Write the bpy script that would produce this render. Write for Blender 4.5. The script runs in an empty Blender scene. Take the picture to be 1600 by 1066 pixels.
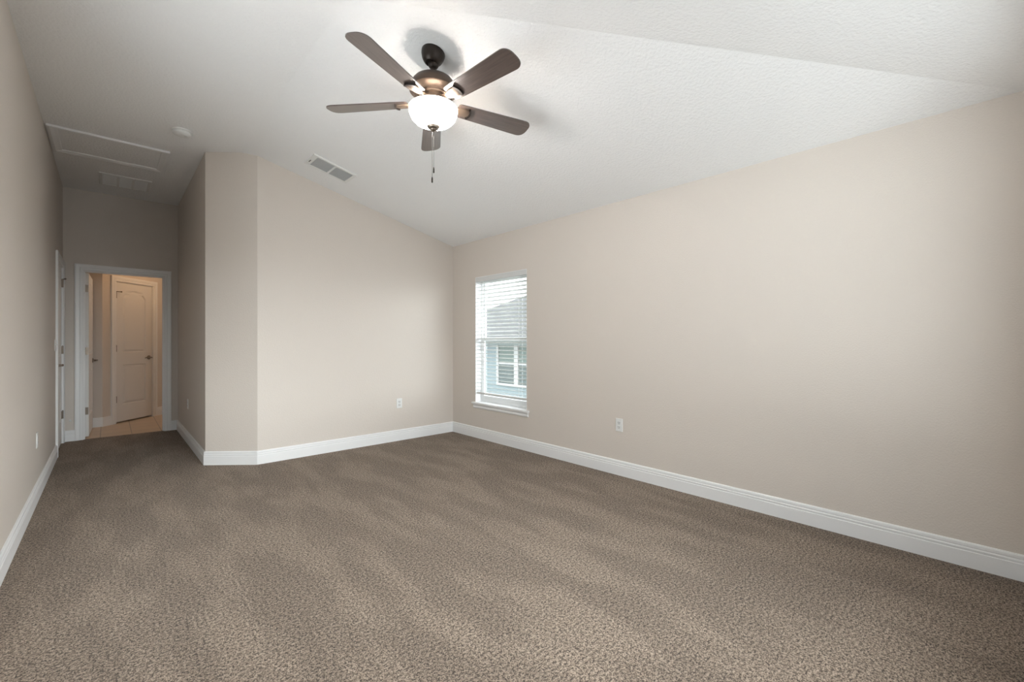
import bpy, bmesh, math
from mathutils import Vector, Matrix

C = bpy.context.scene.collection
SC = bpy.context.scene
PI = math.pi

# ------------------------------------------------------------------ camera
cam_d = bpy.data.cameras.new('camera')
cam = bpy.data.objects.new('camera', cam_d)
C.objects.link(cam)
cam_d.sensor_fit = 'HORIZONTAL'
cam_d.sensor_width = 36.0
cam_d.lens = 36.0 * 683.0 / 1600.0
cam_d.clip_start = 0.03
cam.location = (0.0, 0.0, 1.195)
cam.rotation_euler = (PI / 2, 0.0, -math.radians(42.643))
SC.camera = cam

# ------------------------------------------------------------------ exposure
SC.view_settings.view_transform = 'Standard'
SC.view_settings.look = 'None'
SC.view_settings.gamma = 1.0
SC.view_settings.use_curve_mapping = False
SC.view_settings.exposure = 0.11

SC.cycles.caustics_reflective = False

# ------------------------------------------------------------------ sky: bright overcast with the veiled sun behind the camera, over a glow added for bounced light
SKY_BASE = 2.5
SKY_SUN = 19.0
SKY_FILL = 6.0
BOUNCE_LEFT = 5.8
BOUNCE_BACK = 3.4
LAWN = 0.35
SUN_DIR = Vector((0.34, -0.90, 0.26)).normalized()
FILL_DIR = Vector((0.84, 0.12, 0.53)).normalized()      # second bright patch, added to send more light through the right window
world = bpy.data.worlds.new('overcast_sky')
SC.world = world
world.use_nodes = True
wn = world.node_tree
wn.nodes.clear()
L = wn.links.new
wo = wn.nodes.new('ShaderNodeOutputWorld')
bgd = wn.nodes.new('ShaderNodeBackground')
tc = wn.nodes.new('ShaderNodeTexCoord')
sep = wn.nodes.new('ShaderNodeSeparateXYZ'); L(tc.outputs['Generated'], sep.inputs[0])
def wmath(op, a, b=None, c=None):
    n = wn.nodes.new('ShaderNodeMath'); n.operation = op
    for i, v in enumerate((a, b, c)):
        if v is None: continue
        if isinstance(v, (int, float)): n.inputs[i].default_value = v
        else: L(v, n.inputs[i])
    return n.outputs[0]
def lobe(d, power):
    n = wn.nodes.new('ShaderNodeVectorMath'); n.operation = 'DOT_PRODUCT'; n.inputs[1].default_value = d
    L(tc.outputs['Generated'], n.inputs[0])
    return wmath('POWER', wmath('MAXIMUM', n.outputs['Value'], 0.0), power)
def ramp01(v, lo, hi):
    n = wn.nodes.new('ShaderNodeMapRange'); n.inputs['From Min'].default_value = lo; n.inputs['From Max'].default_value = hi
    L(v, n.inputs['Value']); return n.outputs[0]
sky_l = wmath('MULTIPLY_ADD', lobe(SUN_DIR, 3.5), SKY_SUN, SKY_BASE)
sky_l = wmath('MULTIPLY_ADD', lobe(FILL_DIR, 5.0), SKY_FILL, sky_l)
# below the horizon: added bounce glow, strong to the left, weaker behind; dim lawn on the right
lft = ramp01(wmath('MULTIPLY_ADD', wmath('MAXIMUM', wmath('MULTIPLY', sep.outputs['Y'], -1.0), 0.0), -0.5, wmath('MULTIPLY', sep.outputs['X'], -1.0)), 0.0, 0.15)
behind = ramp01(wmath('MULTIPLY', sep.outputs['Y'], -1.0), 0.0, 0.2)
gnd = wmath('MULTIPLY_ADD', behind, BOUNCE_BACK - LAWN, LAWN)
gnd = wmath('ADD', wmath('MULTIPLY', lft, BOUNCE_LEFT), wmath('MULTIPLY', wmath('SUBTRACT', 1.0, lft), gnd))
up = ramp01(sep.outputs['Z'], -0.03, 0.01)
lvl = wmath('ADD', wmath('MULTIPLY', up, sky_l), wmath('MULTIPLY', wmath('SUBTRACT', 1.0, up), gnd))
L(lvl, bgd.inputs['Strength'])
bgd.inputs['Color'].default_value = (0.94, 0.975, 1.0, 1)
L(bgd.outputs[0], wo.inputs[0])
world.cycles.sampling_method = 'MANUAL'
world.cycles.sample_map_resolution = 512

# the daylight comes through these two openings (portals only guide the sampling of the sky)
NW = dict(x0=0.75, x1=2.75, z0=0.50, z1=2.14)          # unseen window added behind the camera as a daylight source
LW = dict(y0=1.00, y1=3.12, z0=0.50, z1=2.14)          # window added in the unseen part of the left wall for more daylight
RW = dict(y0=3.395, y1=4.301, z0=0.44, z1=1.982)       # window in the right wall
def portal(name, loc, rot, sx, sy):
    d = bpy.data.lights.new(name, 'AREA'); d.shape = 'RECTANGLE'; d.size = sx; d.size_y = sy
    d.cycles.is_portal = True
    o = bpy.data.objects.new(name, d); C.objects.link(o); o.location = loc; o.rotation_euler = rot
portal('sky_portal', ((NW['x0'] + NW['x1']) / 2, -0.34, (NW['z0'] + NW['z1']) / 2), (PI / 2, 0, 0),
       NW['x1'] - NW['x0'], NW['z1'] - NW['z0'])
portal('sky_portal', (-0.60, (LW['y0'] + LW['y1']) / 2, (LW['z0'] + LW['z1']) / 2), (0, -PI / 2, 0),
       LW['z1'] - LW['z0'], LW['y1'] - LW['y0'])
portal('sky_portal', (3.50, (RW['y0'] + RW['y1']) / 2, (RW['z0'] + RW['z1']) / 2), (0, PI / 2, 0),
       RW['z1'] - RW['z0'], RW['y1'] - RW['y0'])

# the bathroom beyond the hall has its own warm lamp, out of sight to the right of the doorway
bl = bpy.data.lights.new('bathroom_lamp', 'POINT'); bl.energy = 6.2; bl.color = (1.0, 0.62, 0.33); bl.shadow_soft_size = 0.10
blo = bpy.data.objects.new('bathroom_lamp', bl); C.objects.link(blo); blo.location = (0.85, 8.25, 2.34)

# ------------------------------------------------------------------ materials
def mat(name, col, rough=0.5, metal=0.0, spec=0.5):
    m = bpy.data.materials.new(name); m.use_nodes = True
    b = m.node_tree.nodes['Principled BSDF']
    b.inputs['Base Color'].default_value = (*col, 1)
    b.inputs['Roughness'].default_value = rough
    b.inputs['Metallic'].default_value = metal
    b.inputs['Specular IOR Level'].default_value = spec
    return m
def bsdf(m): return m.node_tree.nodes['Principled BSDF']
def add_bump(m, scale, strength, dist, detail=3.0, kind='NOISE'):
    nt = m.node_tree
    t = nt.nodes.new('ShaderNodeTexCoord')
    n = nt.nodes.new('ShaderNodeTexNoise')
    n.inputs['Scale'].default_value = scale; n.inputs['Detail'].default_value = detail
    b = nt.nodes.new('ShaderNodeBump'); b.inputs['Strength'].default_value = strength; b.inputs['Distance'].default_value = dist
    nt.links.new(t.outputs['Object'], n.inputs['Vector'])
    nt.links.new(n.outputs['Fac'], b.inputs['Height'])
    nt.links.new(b.outputs['Normal'], bsdf(m).inputs['Normal'])
    return n, b

M = {}
M['wall'] = mat('beige_wall_paint', (0.675, 0.615, 0.558), 0.55, 0, 0.35)
add_bump(M['wall'], 110, 0.4, 0.004)
M['ceil'] = mat('white_textured_ceiling', (0.88, 0.88, 0.88), 0.8, 0, 0.2)
n_, b_ = add_bump(M['ceil'], 60, 0.75, 0.007, 4.0)
M['trim'] = mat('white_trim_paint', (0.85, 0.85, 0.85), 0.38)
M['door'] = mat('white_door_paint', (0.78, 0.775, 0.765), 0.42)
M['plastic'] = mat('white_plastic', (0.80, 0.80, 0.785), 0.35)
M['slot'] = mat('dark_slot', (0.03, 0.03, 0.03), 0.6)
M['grille'] = mat('white_grille_metal', (0.72, 0.72, 0.71), 0.45)
M['filter'] = mat('pale_air_filter', (0.16, 0.155, 0.15), 0.9)
M['duct'] = mat('dark_duct', (0.06, 0.06, 0.06), 0.8)
M['bronze'] = mat('oil_rubbed_bronze', (0.085, 0.060, 0.045), 0.42, 0.75)
M['darkbronze'] = mat('dark_bronze', (0.030, 0.022, 0.018), 0.38, 0.6)
M['iron'] = mat('satin_bronze_arm', (0.16, 0.115, 0.085), 0.40, 0.6)
M['nickel'] = mat('aged_nickel', (0.24, 0.20, 0.165), 0.32, 0.95)
M['chain'] = mat('pull_chain_metal', (0.20, 0.19, 0.18), 0.4, 0.8)
M['blind'] = mat('white_blind_vinyl', (0.68, 0.68, 0.67), 0.45)
M['vinyl'] = mat('white_window_vinyl', (0.80, 0.81, 0.81), 0.4)

# dark walnut fan blade
m = mat('dark_walnut_blade', (0.05, 0.035, 0.03), 0.30, 0, 0.9); nt = m.node_tree
t = nt.nodes.new('ShaderNodeTexCoord'); mp = nt.nodes.new('ShaderNodeMapping'); mp.inputs['Scale'].default_value = (4, 55, 55)
n = nt.nodes.new('ShaderNodeTexNoise'); n.inputs['Scale'].default_value = 1.6; n.inputs['Detail'].default_value = 5
r = nt.nodes.new('ShaderNodeValToRGB')
r.color_ramp.elements[0].position = 0.3; r.color_ramp.elements[0].color = (0.050, 0.034, 0.030, 1)
r.color_ramp.elements[1].position = 0.75; r.color_ramp.elements[1].color = (0.105, 0.074, 0.064, 1)
nt.links.new(t.outputs['Object'], mp.inputs[0]); nt.links.new(mp.outputs[0], n.inputs['Vector'])
nt.links.new(n.outputs['Fac'], r.inputs[0]); nt.links.new(r.outputs[0], bsdf(m).inputs['Base Color'])
bsdf(m).inputs['Coat Weight'].default_value = 1.0; bsdf(m).inputs['Coat Roughness'].default_value = 0.24; bsdf(m).inputs['Coat IOR'].default_value = 1.58
M['blade'] = m

# frosted lit glass bowl
m = mat('lit_frosted_glass', (0.9, 0.88, 0.84), 0.3)
bsdf(m).inputs['Emission Color'].default_value = (1.0, 0.955, 0.90, 1)
nt = m.node_tree      # emission is dimmed towards the rim to weaken the halo on the ceiling
t = nt.nodes.new('ShaderNodeTexCoord'); sx = nt.nodes.new('ShaderNodeSeparateXYZ'); mr = nt.nodes.new('ShaderNodeMapRange')
mr.inputs['From Min'].default_value = -0.372; mr.inputs['From Max'].default_value = -0.338
mr.inputs['To Min'].default_value = 62.0; mr.inputs['To Max'].default_value = 8.0
nt.links.new(t.outputs['Object'], sx.inputs[0]); nt.links.new(sx.outputs['Z'], mr.inputs['Value'])
nt.links.new(mr.outputs[0], bsdf(m).inputs['Emission Strength'])
M['bowl'] = m

# window glass: a thin pane
m = bpy.data.materials.new('clear_window_glass'); m.use_nodes = True; nt = m.node_tree; nt.nodes.clear()
o = nt.nodes.new('ShaderNodeOutputMaterial'); mixs = nt.nodes.new('ShaderNodeMixShader')
tr = nt.nodes.new('ShaderNodeBsdfTransparent'); tr.inputs[0].default_value = (0.93, 0.95, 0.95, 1)
gl = nt.nodes.new('ShaderNodeBsdfGlossy'); gl.inputs['Roughness'].default_value = 0.0
mixs.inputs[0].default_value = 0.05
nt.links.new(tr.outputs[0], mixs.inputs[1]); nt.links.new(gl.outputs[0], mixs.inputs[2]); nt.links.new(mixs.outputs[0], o.inputs[0])
M['glass'] = m

# carpet: brown frieze with light and dark tufts, nap brushed in long vacuum streaks, its shading put into the colour
m = mat('brown_cut_pile_carpet', (0.25, 0.19, 0.14), 0.95, 0, 0.1); nt = m.node_tree
bsdf(m).inputs['Sheen Weight'].default_value = 0.15
t = nt.nodes.new('ShaderNodeTexCoord')
n1 = nt.nodes.new('ShaderNodeTexNoise'); n1.inputs['Scale'].default_value = 85; n1.inputs['Detail'].default_value = 4.0; n1.inputs['Roughness'].default_value = 0.74
n2 = nt.nodes.new('ShaderNodeTexNoise'); n2.inputs['Scale'].default_value = 2.4; n2.inputs['Detail'].default_value = 4.0; n2.inputs['Distortion'].default_value = 0.15
mp = nt.nodes.new('ShaderNodeMapping'); mp.inputs['Rotation'].default_value = (0, 0, 0.12); mp.inputs['Scale'].default_value = (2.0, 0.6, 1)
r = nt.nodes.new('ShaderNodeValToRGB')
r.color_ramp.elements[0].position = 0.435; r.color_ramp.elements[0].color = (0.045, 0.028, 0.018, 1)
r.color_ramp.elements[1].position = 0.565; r.color_ramp.elements[1].color = (0.52, 0.405, 0.312, 1)
e = r.color_ramp.elements.new(0.485); e.color = (0.20, 0.148, 0.108, 1)
r2 = nt.nodes.new('ShaderNodeValToRGB')
r2.color_ramp.elements[0].position = 0.435; r2.color_ramp.elements[0].color = (0.84, 0.83, 0.82, 1)
r2.color_ramp.elements[1].position = 0.60; r2.color_ramp.elements[1].color = (1.08, 1.08, 1.08, 1)
mm = nt.nodes.new('ShaderNodeMix'); mm.data_type = 'RGBA'; mm.blend_type = 'MULTIPLY'; mm.inputs['Factor'].default_value = 1.0
bu = nt.nodes.new('ShaderNodeBump'); bu.inputs['Strength'].default_value = 0.9; bu.inputs['Distance'].default_value = 0.02
lk = nt.links.new
lk(t.outputs['Object'], n1.inputs['Vector']); lk(t.outputs['Object'], mp.inputs[0]); lk(mp.outputs[0], n2.inputs['Vector'])
n3 = nt.nodes.new('ShaderNodeTexNoise'); n3.inputs['Scale'].default_value = 190; n3.inputs['Detail'].default_value = 3.0; n3.inputs['Roughness'].default_value = 0.7
lk(t.outputs['Object'], n3.inputs['Vector'])
mxh = nt.nodes.new('ShaderNodeMix'); mxh.data_type = 'FLOAT'; mxh.inputs[0].default_value = 0.52
lk(n1.outputs['Fac'], mxh.inputs[2]); lk(n3.outputs['Fac'], mxh.inputs[3])
lk(mxh.outputs[0], r.inputs[0]); lk(n2.outputs['Fac'], r2.inputs[0])
lk(r.outputs[0], mm.inputs['A']); lk(r2.outputs[0], mm.inputs['B']); lk(mm.outputs['Result'], bsdf(m).inputs['Base Color'])
lk(mxh.outputs[0], bu.inputs['Height']); lk(bu.outputs[0], bsdf(m).inputs['Normal'])
M['carpet'] = m

# bathroom tile
m = mat('tan_ceramic_tile', (0.5, 0.38, 0.27), 0.35); nt = m.node_tree
t = nt.nodes.new('ShaderNodeTexCoord'); mp = nt.nodes.new('ShaderNodeMapping'); mp.inputs['Location'].default_value = (0.085, 0.06, 0)
br = nt.nodes.new('ShaderNodeTexBrick'); br.offset = 0.0; br.inputs['Scale'].default_value = 1.0
br.inputs['Brick Width'].default_value = 0.298; br.inputs['Row Height'].default_value = 0.298; br.inputs['Mortar Size'].default_value = 0.004
br.inputs['Color1'].default_value = (0.62, 0.47, 0.33, 1); br.inputs['Color2'].default_value = (0.57, 0.43, 0.30, 1)
br.inputs['Mortar'].default_value = (0.30, 0.22, 0.16, 1)
nt.links.new(t.outputs['Object'], mp.inputs[0]); nt.links.new(mp.outputs[0], br.inputs['Vector'])
nt.links.new(br.outputs['Color'], bsdf(m).inputs['Base Color'])
M['tile'] = m

# neighbour's house and lawn
M['siding'] = mat('pale_blue_grey_stucco', (0.225, 0.278, 0.295), 0.8)
M['nwhite'] = mat('white_exterior_trim', (0.46, 0.465, 0.465), 0.6)
M['fascia'] = mat('grey_green_fascia', (0.115, 0.135, 0.13), 0.7)
M['npane'] = mat('reflective_dark_pane', (0.13, 0.17, 0.155), 0.3, 0, 0.2)
M['nblind'] = mat('grey_pane_lower', (0.09, 0.115, 0.112), 0.3, 0, 0.2)
m = mat('grey_shingles', (0.16, 0.165, 0.165), 0.9); nt = m.node_tree
t = nt.nodes.new('ShaderNodeTexCoord')
br = nt.nodes.new('ShaderNodeTexBrick'); br.inputs['Scale'].default_value = 1.0
br.inputs['Brick Width'].default_value = 0.3; br.inputs['Row Height'].default_value = 0.14; br.inputs['Mortar Size'].default_value = 0.006
br.inputs['Color1'].default_value = (0.11, 0.113, 0.113, 1); br.inputs['Color2'].default_value = (0.09, 0.093, 0.093, 1)
br.inputs['Mortar'].default_value = (0.06, 0.062, 0.062, 1)
mp = nt.nodes.new('ShaderNodeMapping'); mp.inputs['Rotation'].default_value = (0, 0, PI / 2)
nt.links.new(t.outputs['Object'], mp.inputs[0]); nt.links.new(mp.outputs[0], br.inputs['Vector'])
nt.links.new(br.outputs['Color'], bsdf(m).inputs['Base Color'])
M['shingle'] = m
M['patio'] = mat('pale_concrete', (0.60, 0.59, 0.58), 0.95)
M['grass'] = mat('lawn_grass', (0.07, 0.085, 0.05), 0.95)
add_bump(M['grass'], 30, 0.6, 0.03)

# ------------------------------------------------------------------ helpers
def box(bm, x0, x1, y0, y1, z0, z1, mi=0):
    vs = [bm.verts.new((x, y, z)) for z in (z0, z1) for y in (y0, y1) for x in (x0, x1)]
    for f in ((0, 2, 3, 1), (4, 5, 7, 6), (0, 1, 5, 4), (2, 6, 7, 3), (0, 4, 6, 2), (1, 3, 7, 5)):
        fc = bm.faces.new([vs[i] for i in f]); fc.material_index = mi
    return vs
def prism(bm, pts, z0, z1, top=None):
    """plan polygon pts extruded from z0 to z1; top = optional per-vertex top heights"""
    lo = [bm.verts.new((p[0], p[1], z0)) for p in pts]
    hi = [bm.verts.new((p[0], p[1], (top[i] if top else z1))) for i, p in enumerate(pts)]
    bm.faces.new(lo[::-1]); bm.faces.new(hi)
    n = len(pts)
    for i in range(n):
        bm.faces.new((lo[i], lo[(i + 1) % n], hi[(i + 1) % n], hi[i]))
def lathe(bm, prof, seg=40, c=(0, 0, 0), axis='Z'):
    rings = []
    for (r, z) in prof:
        if r < 1e-6:
            rings.append([bm.verts.new((c[0], c[1], c[2] + z))]); continue
        rings.append([bm.verts.new((c[0] + r * math.cos(2 * PI * k / seg), c[1] + r * math.sin(2 * PI * k / seg), c[2] + z)) for k in range(seg)])
    for a, b in zip(rings, rings[1:]):
        for k in range(seg):
            k2 = (k + 1) % seg
            if len(a) == 1 and len(b) == 1: break
            if len(a) == 1: bm.faces.new((a[0], b[k2], b[k]))
            elif len(b) == 1: bm.faces.new((a[k], a[k2], b[0]))
            else: bm.faces.new((a[k], a[k2], b[k2], b[k]))
def tube(bm, pts, rad, seg=10):
    pts = [Vector(p) for p in pts]; rings = []
    for i, p in enumerate(pts):
        d = (pts[min(i + 1, len(pts) - 1)] - pts[max(i - 1, 0)]).normalized()
        up = Vector((0, 0, 1)) if abs(d.z) < 0.9 else Vector((1, 0, 0))
        a = d.cross(up).normalized(); b = d.cross(a).normalized()
        rr = rad[i] if isinstance(rad, (list, tuple)) else rad
        rings.append([bm.verts.new(p + a * rr * math.cos(2 * PI * k / seg) + b * rr * math.sin(2 * PI * k / seg)) for k in range(seg)])
    for A, B in zip(rings, rings[1:]):
        for k in range(seg):
            bm.faces.new((A[k], A[(k + 1) % seg], B[(k + 1) % seg], B[k]))
    bm.faces.new(rings[0][::-1]); bm.faces.new(rings[-1])
def sweep(bm, path, prof, fmap, d_start=None, d_end=None):
    """profile [(offset to the left of the path, third)] swept along a 2D path with mitred corners.
    d_start / d_end: directions of the neighbouring runs, for mitring separate pieces together."""
    P = [Vector(p) for p in path]
    dirs = [(b - a).normalized() for a, b in zip(P, P[1:])]
    left = lambda d: Vector((-d.y, d.x))
    rings = []
    for i, p in enumerate(P):
        d0 = dirs[i - 1] if i > 0 else (Vector(d_start).normalized() if d_start else dirs[0])
        d1 = dirs[i] if i < len(dirs) else (Vector(d_end).normalized() if d_end else dirs[-1])
        n0, n1 = left(d0), left(d1)
        mit = (n0 + n1) / (1 + n0.dot(n1))
        rings.append([bm.verts.new(fmap(p.x + mit.x * o, p.y + mit.y * o, h)) for (o, h) in prof])
    k = len(prof)
    for A, B in zip(rings, rings[1:]):
        for j in range(k):
            bm.faces.new((A[j], A[(j + 1) % k], B[(j + 1) % k], B[j]))
    bm.faces.new(rings[0]); bm.faces.new(rings[-1][::-1])
def obj(name, bm, m, parent=None, smooth=False, bevel=0.0, seg=2, angle=35):
    bmesh.ops.recalc_face_normals(bm, faces=bm.faces)
    me = bpy.data.meshes.new(name); bm.to_mesh(me); bm.free()
    for x in (m if isinstance(m, (list, tuple)) else [m]): me.materials.append(x)
    if smooth:
        for p in me.polygons: p.use_smooth = True
        me.set_sharp_from_angle(angle=math.radians(angle))
    o = bpy.data.objects.new(name, me); C.objects.link(o)
    if parent: o.parent = parent
    if bevel:
        b = o.modifiers.new('bevel', 'BEVEL'); b.width = bevel; b.segments = seg; b.limit_method = 'ANGLE'; b.angle_limit = math.radians(40)
    return o
def NB(): return bmesh.new()
def tag(o, label, cat, group=None, kind=None):
    o['label'] = label; o['category'] = cat
    if group: o['group'] = group
    if kind: o['kind'] = kind
    return o
def empty(name, loc=(0, 0, 0), rz=0.0):
    o = bpy.data.objects.new(name, None); C.objects.link(o); o.empty_display_size = 0.1
    o.location = loc; o.rotation_euler = (0, 0, rz); return o

# ------------------------------------------------------------------ the room
XL, XR = -0.405, 3.345          # left / right wall faces
YN, YB, YH = -0.150, 4.785, 7.40   # wall behind the camera, far wall, hall end wall
XB0 = 1.055                     # left end of the far wall
XH = 0.680; YC = 5.105          # hall side wall face and where the angled corner meets it
T = 0.13                        # wall thickness
ZF, ZE = 3.02, 2.44             # flat ceiling, eave height of the sloped ceiling
XK = 0.93                       # crease between flat and slope
SL = (ZF - ZE) / (XR - XK)
YE = -0.122                      # where the near slope reaches eave height
YK = YE + (XR - XK)
def zceil(x, y):
    z = ZF
    if x > XK: z = min(z, ZE + (XR - x) * SL)
    if y < YK: z = min(z, ZE + (y - YE) * SL)
    return z
ST = 'structure'

# carpeted floor
bm = NB(); box(bm, XL - T, XR + T, YN - T, 7.43, -0.15, 0.0)
tag(obj('floor', bm, M['carpet']), 'brown flecked cut-pile carpet over the whole room and hall', 'carpet', kind=ST)
bm = NB(); box(bm, XL - T, 1.75, 7.43, 10.0, -0.15, 0.0)
tag(obj('floor_bathroom', bm, M['tile']), 'tan square tile floor beyond the hall doorway', 'floor', kind=ST)

# ceiling, one shell
bm = NB()
e_ = 0.06
def cp(x, y): return (x, y, zceil(x, y))
polys = [
    [(XL - e_, YK, ZF), (XK, YK, ZF), (XK, YH + e_, ZF), (XL - e_, YH + e_, ZF)],
    [(XK, YK, ZF), (XR + e_, YE - e_, ZE - e_ * SL), (XR + e_, YH + e_, ZE - e_ * SL), (XK, YH + e_, ZF)],
    [(XL - e_, YE - e_, ZE - e_ * SL), (XR + e_, YE - e_, ZE - e_ * SL), (XK, YK, ZF), (XL - e_, YK, ZF)],
]
for p in polys:
    bm.faces.new([bm.verts.new(v) for v in p])
bmesh.ops.remove_doubles(bm, verts=bm.verts, dist=1e-4)
ret = bmesh.ops.extrude_face_region(bm, geom=list(bm.faces))
bmesh.ops.translate(bm, verts=[g for g in ret['geom'] if isinstance(g, bmesh.types.BMVert)], vec=(0, 0, 0.15))
tag(obj('ceiling', bm, M['ceil']), 'white textured vaulted ceiling, flat on the left and sloping down to the window wall', 'ceiling', kind=ST)
bm = NB(); box(bm, XL - T, 1.75, YH + T, 10.0, 2.44, 2.56)
tag(obj('ceiling_bathroom', bm, M['ceil']), 'flat white ceiling of the room beyond the hall doorway', 'ceiling', kind=ST)

UP = 0.10
# left wall with the door recess
D1 = dict(y0=6.522, y1=7.302, h=2.047)
bm = NB()
box(bm, XL - T, XL - 0.07, LW['y1'], YH + T, 0, ZF + UP)
box(bm, XL - T, XL, YN - T, LW['y0'], 0, ZF + UP)
box(bm, XL - T, XL, LW['y0'], LW['y1'], 0, LW['z0'])
box(bm, XL - T, XL, LW['y0'], LW['y1'], LW['z1'], ZF + UP)
box(bm, XL - 0.07, XL, LW['y1'], D1['y0'] - 0.02, 0, ZF + UP)
box(bm, XL - 0.07, XL, D1['y1'] + 0.02, YH + T, 0, ZF + UP)
box(bm, XL - 0.07, XL, D1['y0'] - 0.02, D1['y1'] + 0.02, D1['h'] + 0.02, ZF + UP)
tag(obj('wall_left', bm, M['wall']), 'long beige wall along the left running into the hall', 'wall', kind=ST)

# right wall with the window opening
bm = NB()
y0, y1, z0, z1 = RW['y0'], RW['y1'], RW['z0'] - 0.02, RW['z1']
box(bm, XR, XR + T, YN - T, y0, 0, ZE + UP)
box(bm, XR, XR + T, y1, YB + 0.3, 0, ZE + UP)
box(bm, XR, XR + T, y0, y1, 0, z0)
box(bm, XR, XR + T, y0, y1, z1, ZE + UP)
tag(obj('wall_right', bm, M['wall']), 'large bare beige wall on the right with the single window', 'wall', kind=ST)

# wall behind the camera with the added window opening
bm = NB()
box(bm, XL - T, NW['x0'], YN - T, YN, 0, ZE + UP)
box(bm, NW['x1'], XR + T, YN - T, YN, 0, ZE + UP)
box(bm, NW['x0'], NW['x1'], YN - T, YN, 0, NW['z0'])
box(bm, NW['x0'], NW['x1'], YN - T, YN, NW['z1'], ZE + UP)
tag(obj('wall_near', bm, M['wall']), 'beige wall behind the viewer with an added wide window', 'wall', kind=ST)

# far wall (its top follows the slope), angled corner and hall side wall
s2 = 0.04
def wallprism(name, pts, label):
    bm = NB(); prism(bm, pts, 0, 0, [zceil(*p) + s2 for p in pts])
    return tag(obj(name, bm, M['wall']), label, 'wall', kind=ST)
wallprism('wall_back', [(XB0, YB), (XR + 0.02, YB), (XR + 0.02, YB + T), (XB0 + 0.03, YB + T)], 'beige far wall under the sloping ceiling')
dx, dy = XB0 - XH, YB - YC
dl = math.hypot(dx, dy); nx, ny = -dy / dl * T, dx / dl * T
kx = (XK - XB0) / (XH - XB0)
yk2 = YB + (YC - YB) * kx
bm = NB()
pts = [(XH, YC), (XK, yk2), (XB0, YB), (XB0 + 0.05, YB + T), (XH + T, YC + 0.05)]
prism(bm, pts, 0, 0, [ZF + s2, ZF + s2, zceil(XB0, YB) + s2, zceil(XB0, YB) + s2, ZF + s2])
tag(obj('wall_angled', bm, M['wall']), 'narrow beige angled wall between the far wall and the hall', 'wall', kind=ST)
bm = NB(); prism(bm, [(XH, YC), (XH + T, YC + 0.05), (XH + T, YH + 0.02), (XH, YH + 0.02)], 0, ZF + s2)
tag(obj('wall_hall', bm, M['wall']), 'beige wall on the right side of the hall', 'wall', kind=ST)

# hall end wall with the doorway
DH = dict(x0=-0.228, x1=0.530, h=2.045)
bm = NB()
box(bm, XL - 0.02, DH['x0'] - 0.02, YH, YH + T, 0, ZF + s2)
box(bm, DH['x1'] + 0.02, 1.75, YH, YH + T, 0, ZF + s2)
box(bm, DH['x0'] - 0.02, DH['x1'] + 0.02, YH, YH + T, DH['h'] + 0.02, ZF + s2)
tag(obj('wall_hall_end', bm, M['wall']), 'dim beige wall at the end of the hall around the doorway', 'wall', kind=ST)

# the little room beyond: short wall, diagonal wall with a door, side walls
ANG = math.radians(46.5)
DP = Vector((0.068, 8.510)); DD = Vector((math.cos(ANG), math.sin(ANG))); DN = Vector((DD.y, -DD.x))
pa = DP + DD * -0.205; pb = DP + DD * 1.9
WC = 0.628   # closet door opening width
bm = NB()
box(bm, XL - T, pa.x, pa.y, pa.y + T, 0, 2.50)
tag(obj('wall_bathroom_short', bm, M['wall']), 'short beige wall beyond the doorway left of the angled door', 'wall', kind=ST)
def along(a, b, back0, back1, zz0, zz1, bm):
    q = [DP + DD * a - DN * back0, DP + DD * b - DN * back0, DP + DD * b - DN * back1, DP + DD * a - DN * back1]
    prism(bm, [(v.x, v.y) for v in q], zz0, zz1)
bm = NB()
along(-0.205, 1.9, 0.07, T, 0, 2.50, bm)
along(-0.205, -0.02, 0, 0.07, 0, 2.50, bm)
along(WC + 0.02, 1.9, 0, 0.07, 0, 2.50, bm)
along(-0.02, WC + 0.02, 0, 0.07, 2.055 + 0.02, 2.50, bm)
tag(obj('wall_bathroom_diagonal', bm, M['wall']), 'beige diagonal wall beyond the doorway holding a white door', 'wall', kind=ST)
bm = NB(); box(bm, 1.62, 1.75, YH + 0.05, 10.0, 0, 2.50)
tag(obj('wall_bathroom_right', bm, M['wall']), 'beige side wall of the room beyond the doorway', 'wall', kind=ST)
bm = NB(); box(bm, XL - T, XL, YH + T, pa.y + 0.05, 0, 2.50)
tag(obj('wall_bathroom_left', bm, M['wall']), 'beige wall behind the open door of the room beyond', 'wall', kind=ST)

# ------------------------------------------------------------------ baseboards: tall, two grooves under a rounded cap
BB = [(0, 0), (0.0155, 0), (0.0155, 0.084), (0.0125, 0.087), (0.0125, 0.091), (0.0145, 0.094), (0.0145, 0.101), (0.0105, 0.105),
      (0.0105, 0.109), (0.0125, 0.112), (0.0115, 0.124), (0.007, 0.130), (0, 0.131)]
def bb(name, a, b, label, ds=None, de=None):
    bm = NB(); sweep(bm, [a, b], BB, lambda x, y, h: (x, y, h), ds, de)
    return tag(obj(name, bm, M['trim']), label, 'baseboard', kind=ST)
CW = 0.079
dA = (XH - XB0, YC - YB)
bb('baseboard_left', (XL, D1['y0'] - CW), (XL, YN), 'white baseboard along the left wall', None, (1, 0))
bb('baseboard_near', (XL, YN), (XR, YN), 'white baseboard on the wall behind the viewer', (0, -1), (0, 1))
bb('baseboard_right', (XR, YN), (XR, YB), 'long white baseboard under the window wall', (1, 0), (-1, 0))
bb('baseboard_back', (XR, YB), (XB0, YB), 'white baseboard along the far wall', (0, 1), dA)
bb('baseboard_angled', (XB0, YB), (XH, YC), 'short white baseboard on the angled corner wall', (-1, 0), (0, 1))
bb('baseboard_hall', (XH, YC), (XH, YH), 'white baseboard along the right side of the hall', dA, (-1, 0))
bb('baseboard_hall_end', (XH, YH), (DH['x1'] + CW, YH), 'short white baseboard right of the hall doorway', (0, 1), None)
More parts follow.
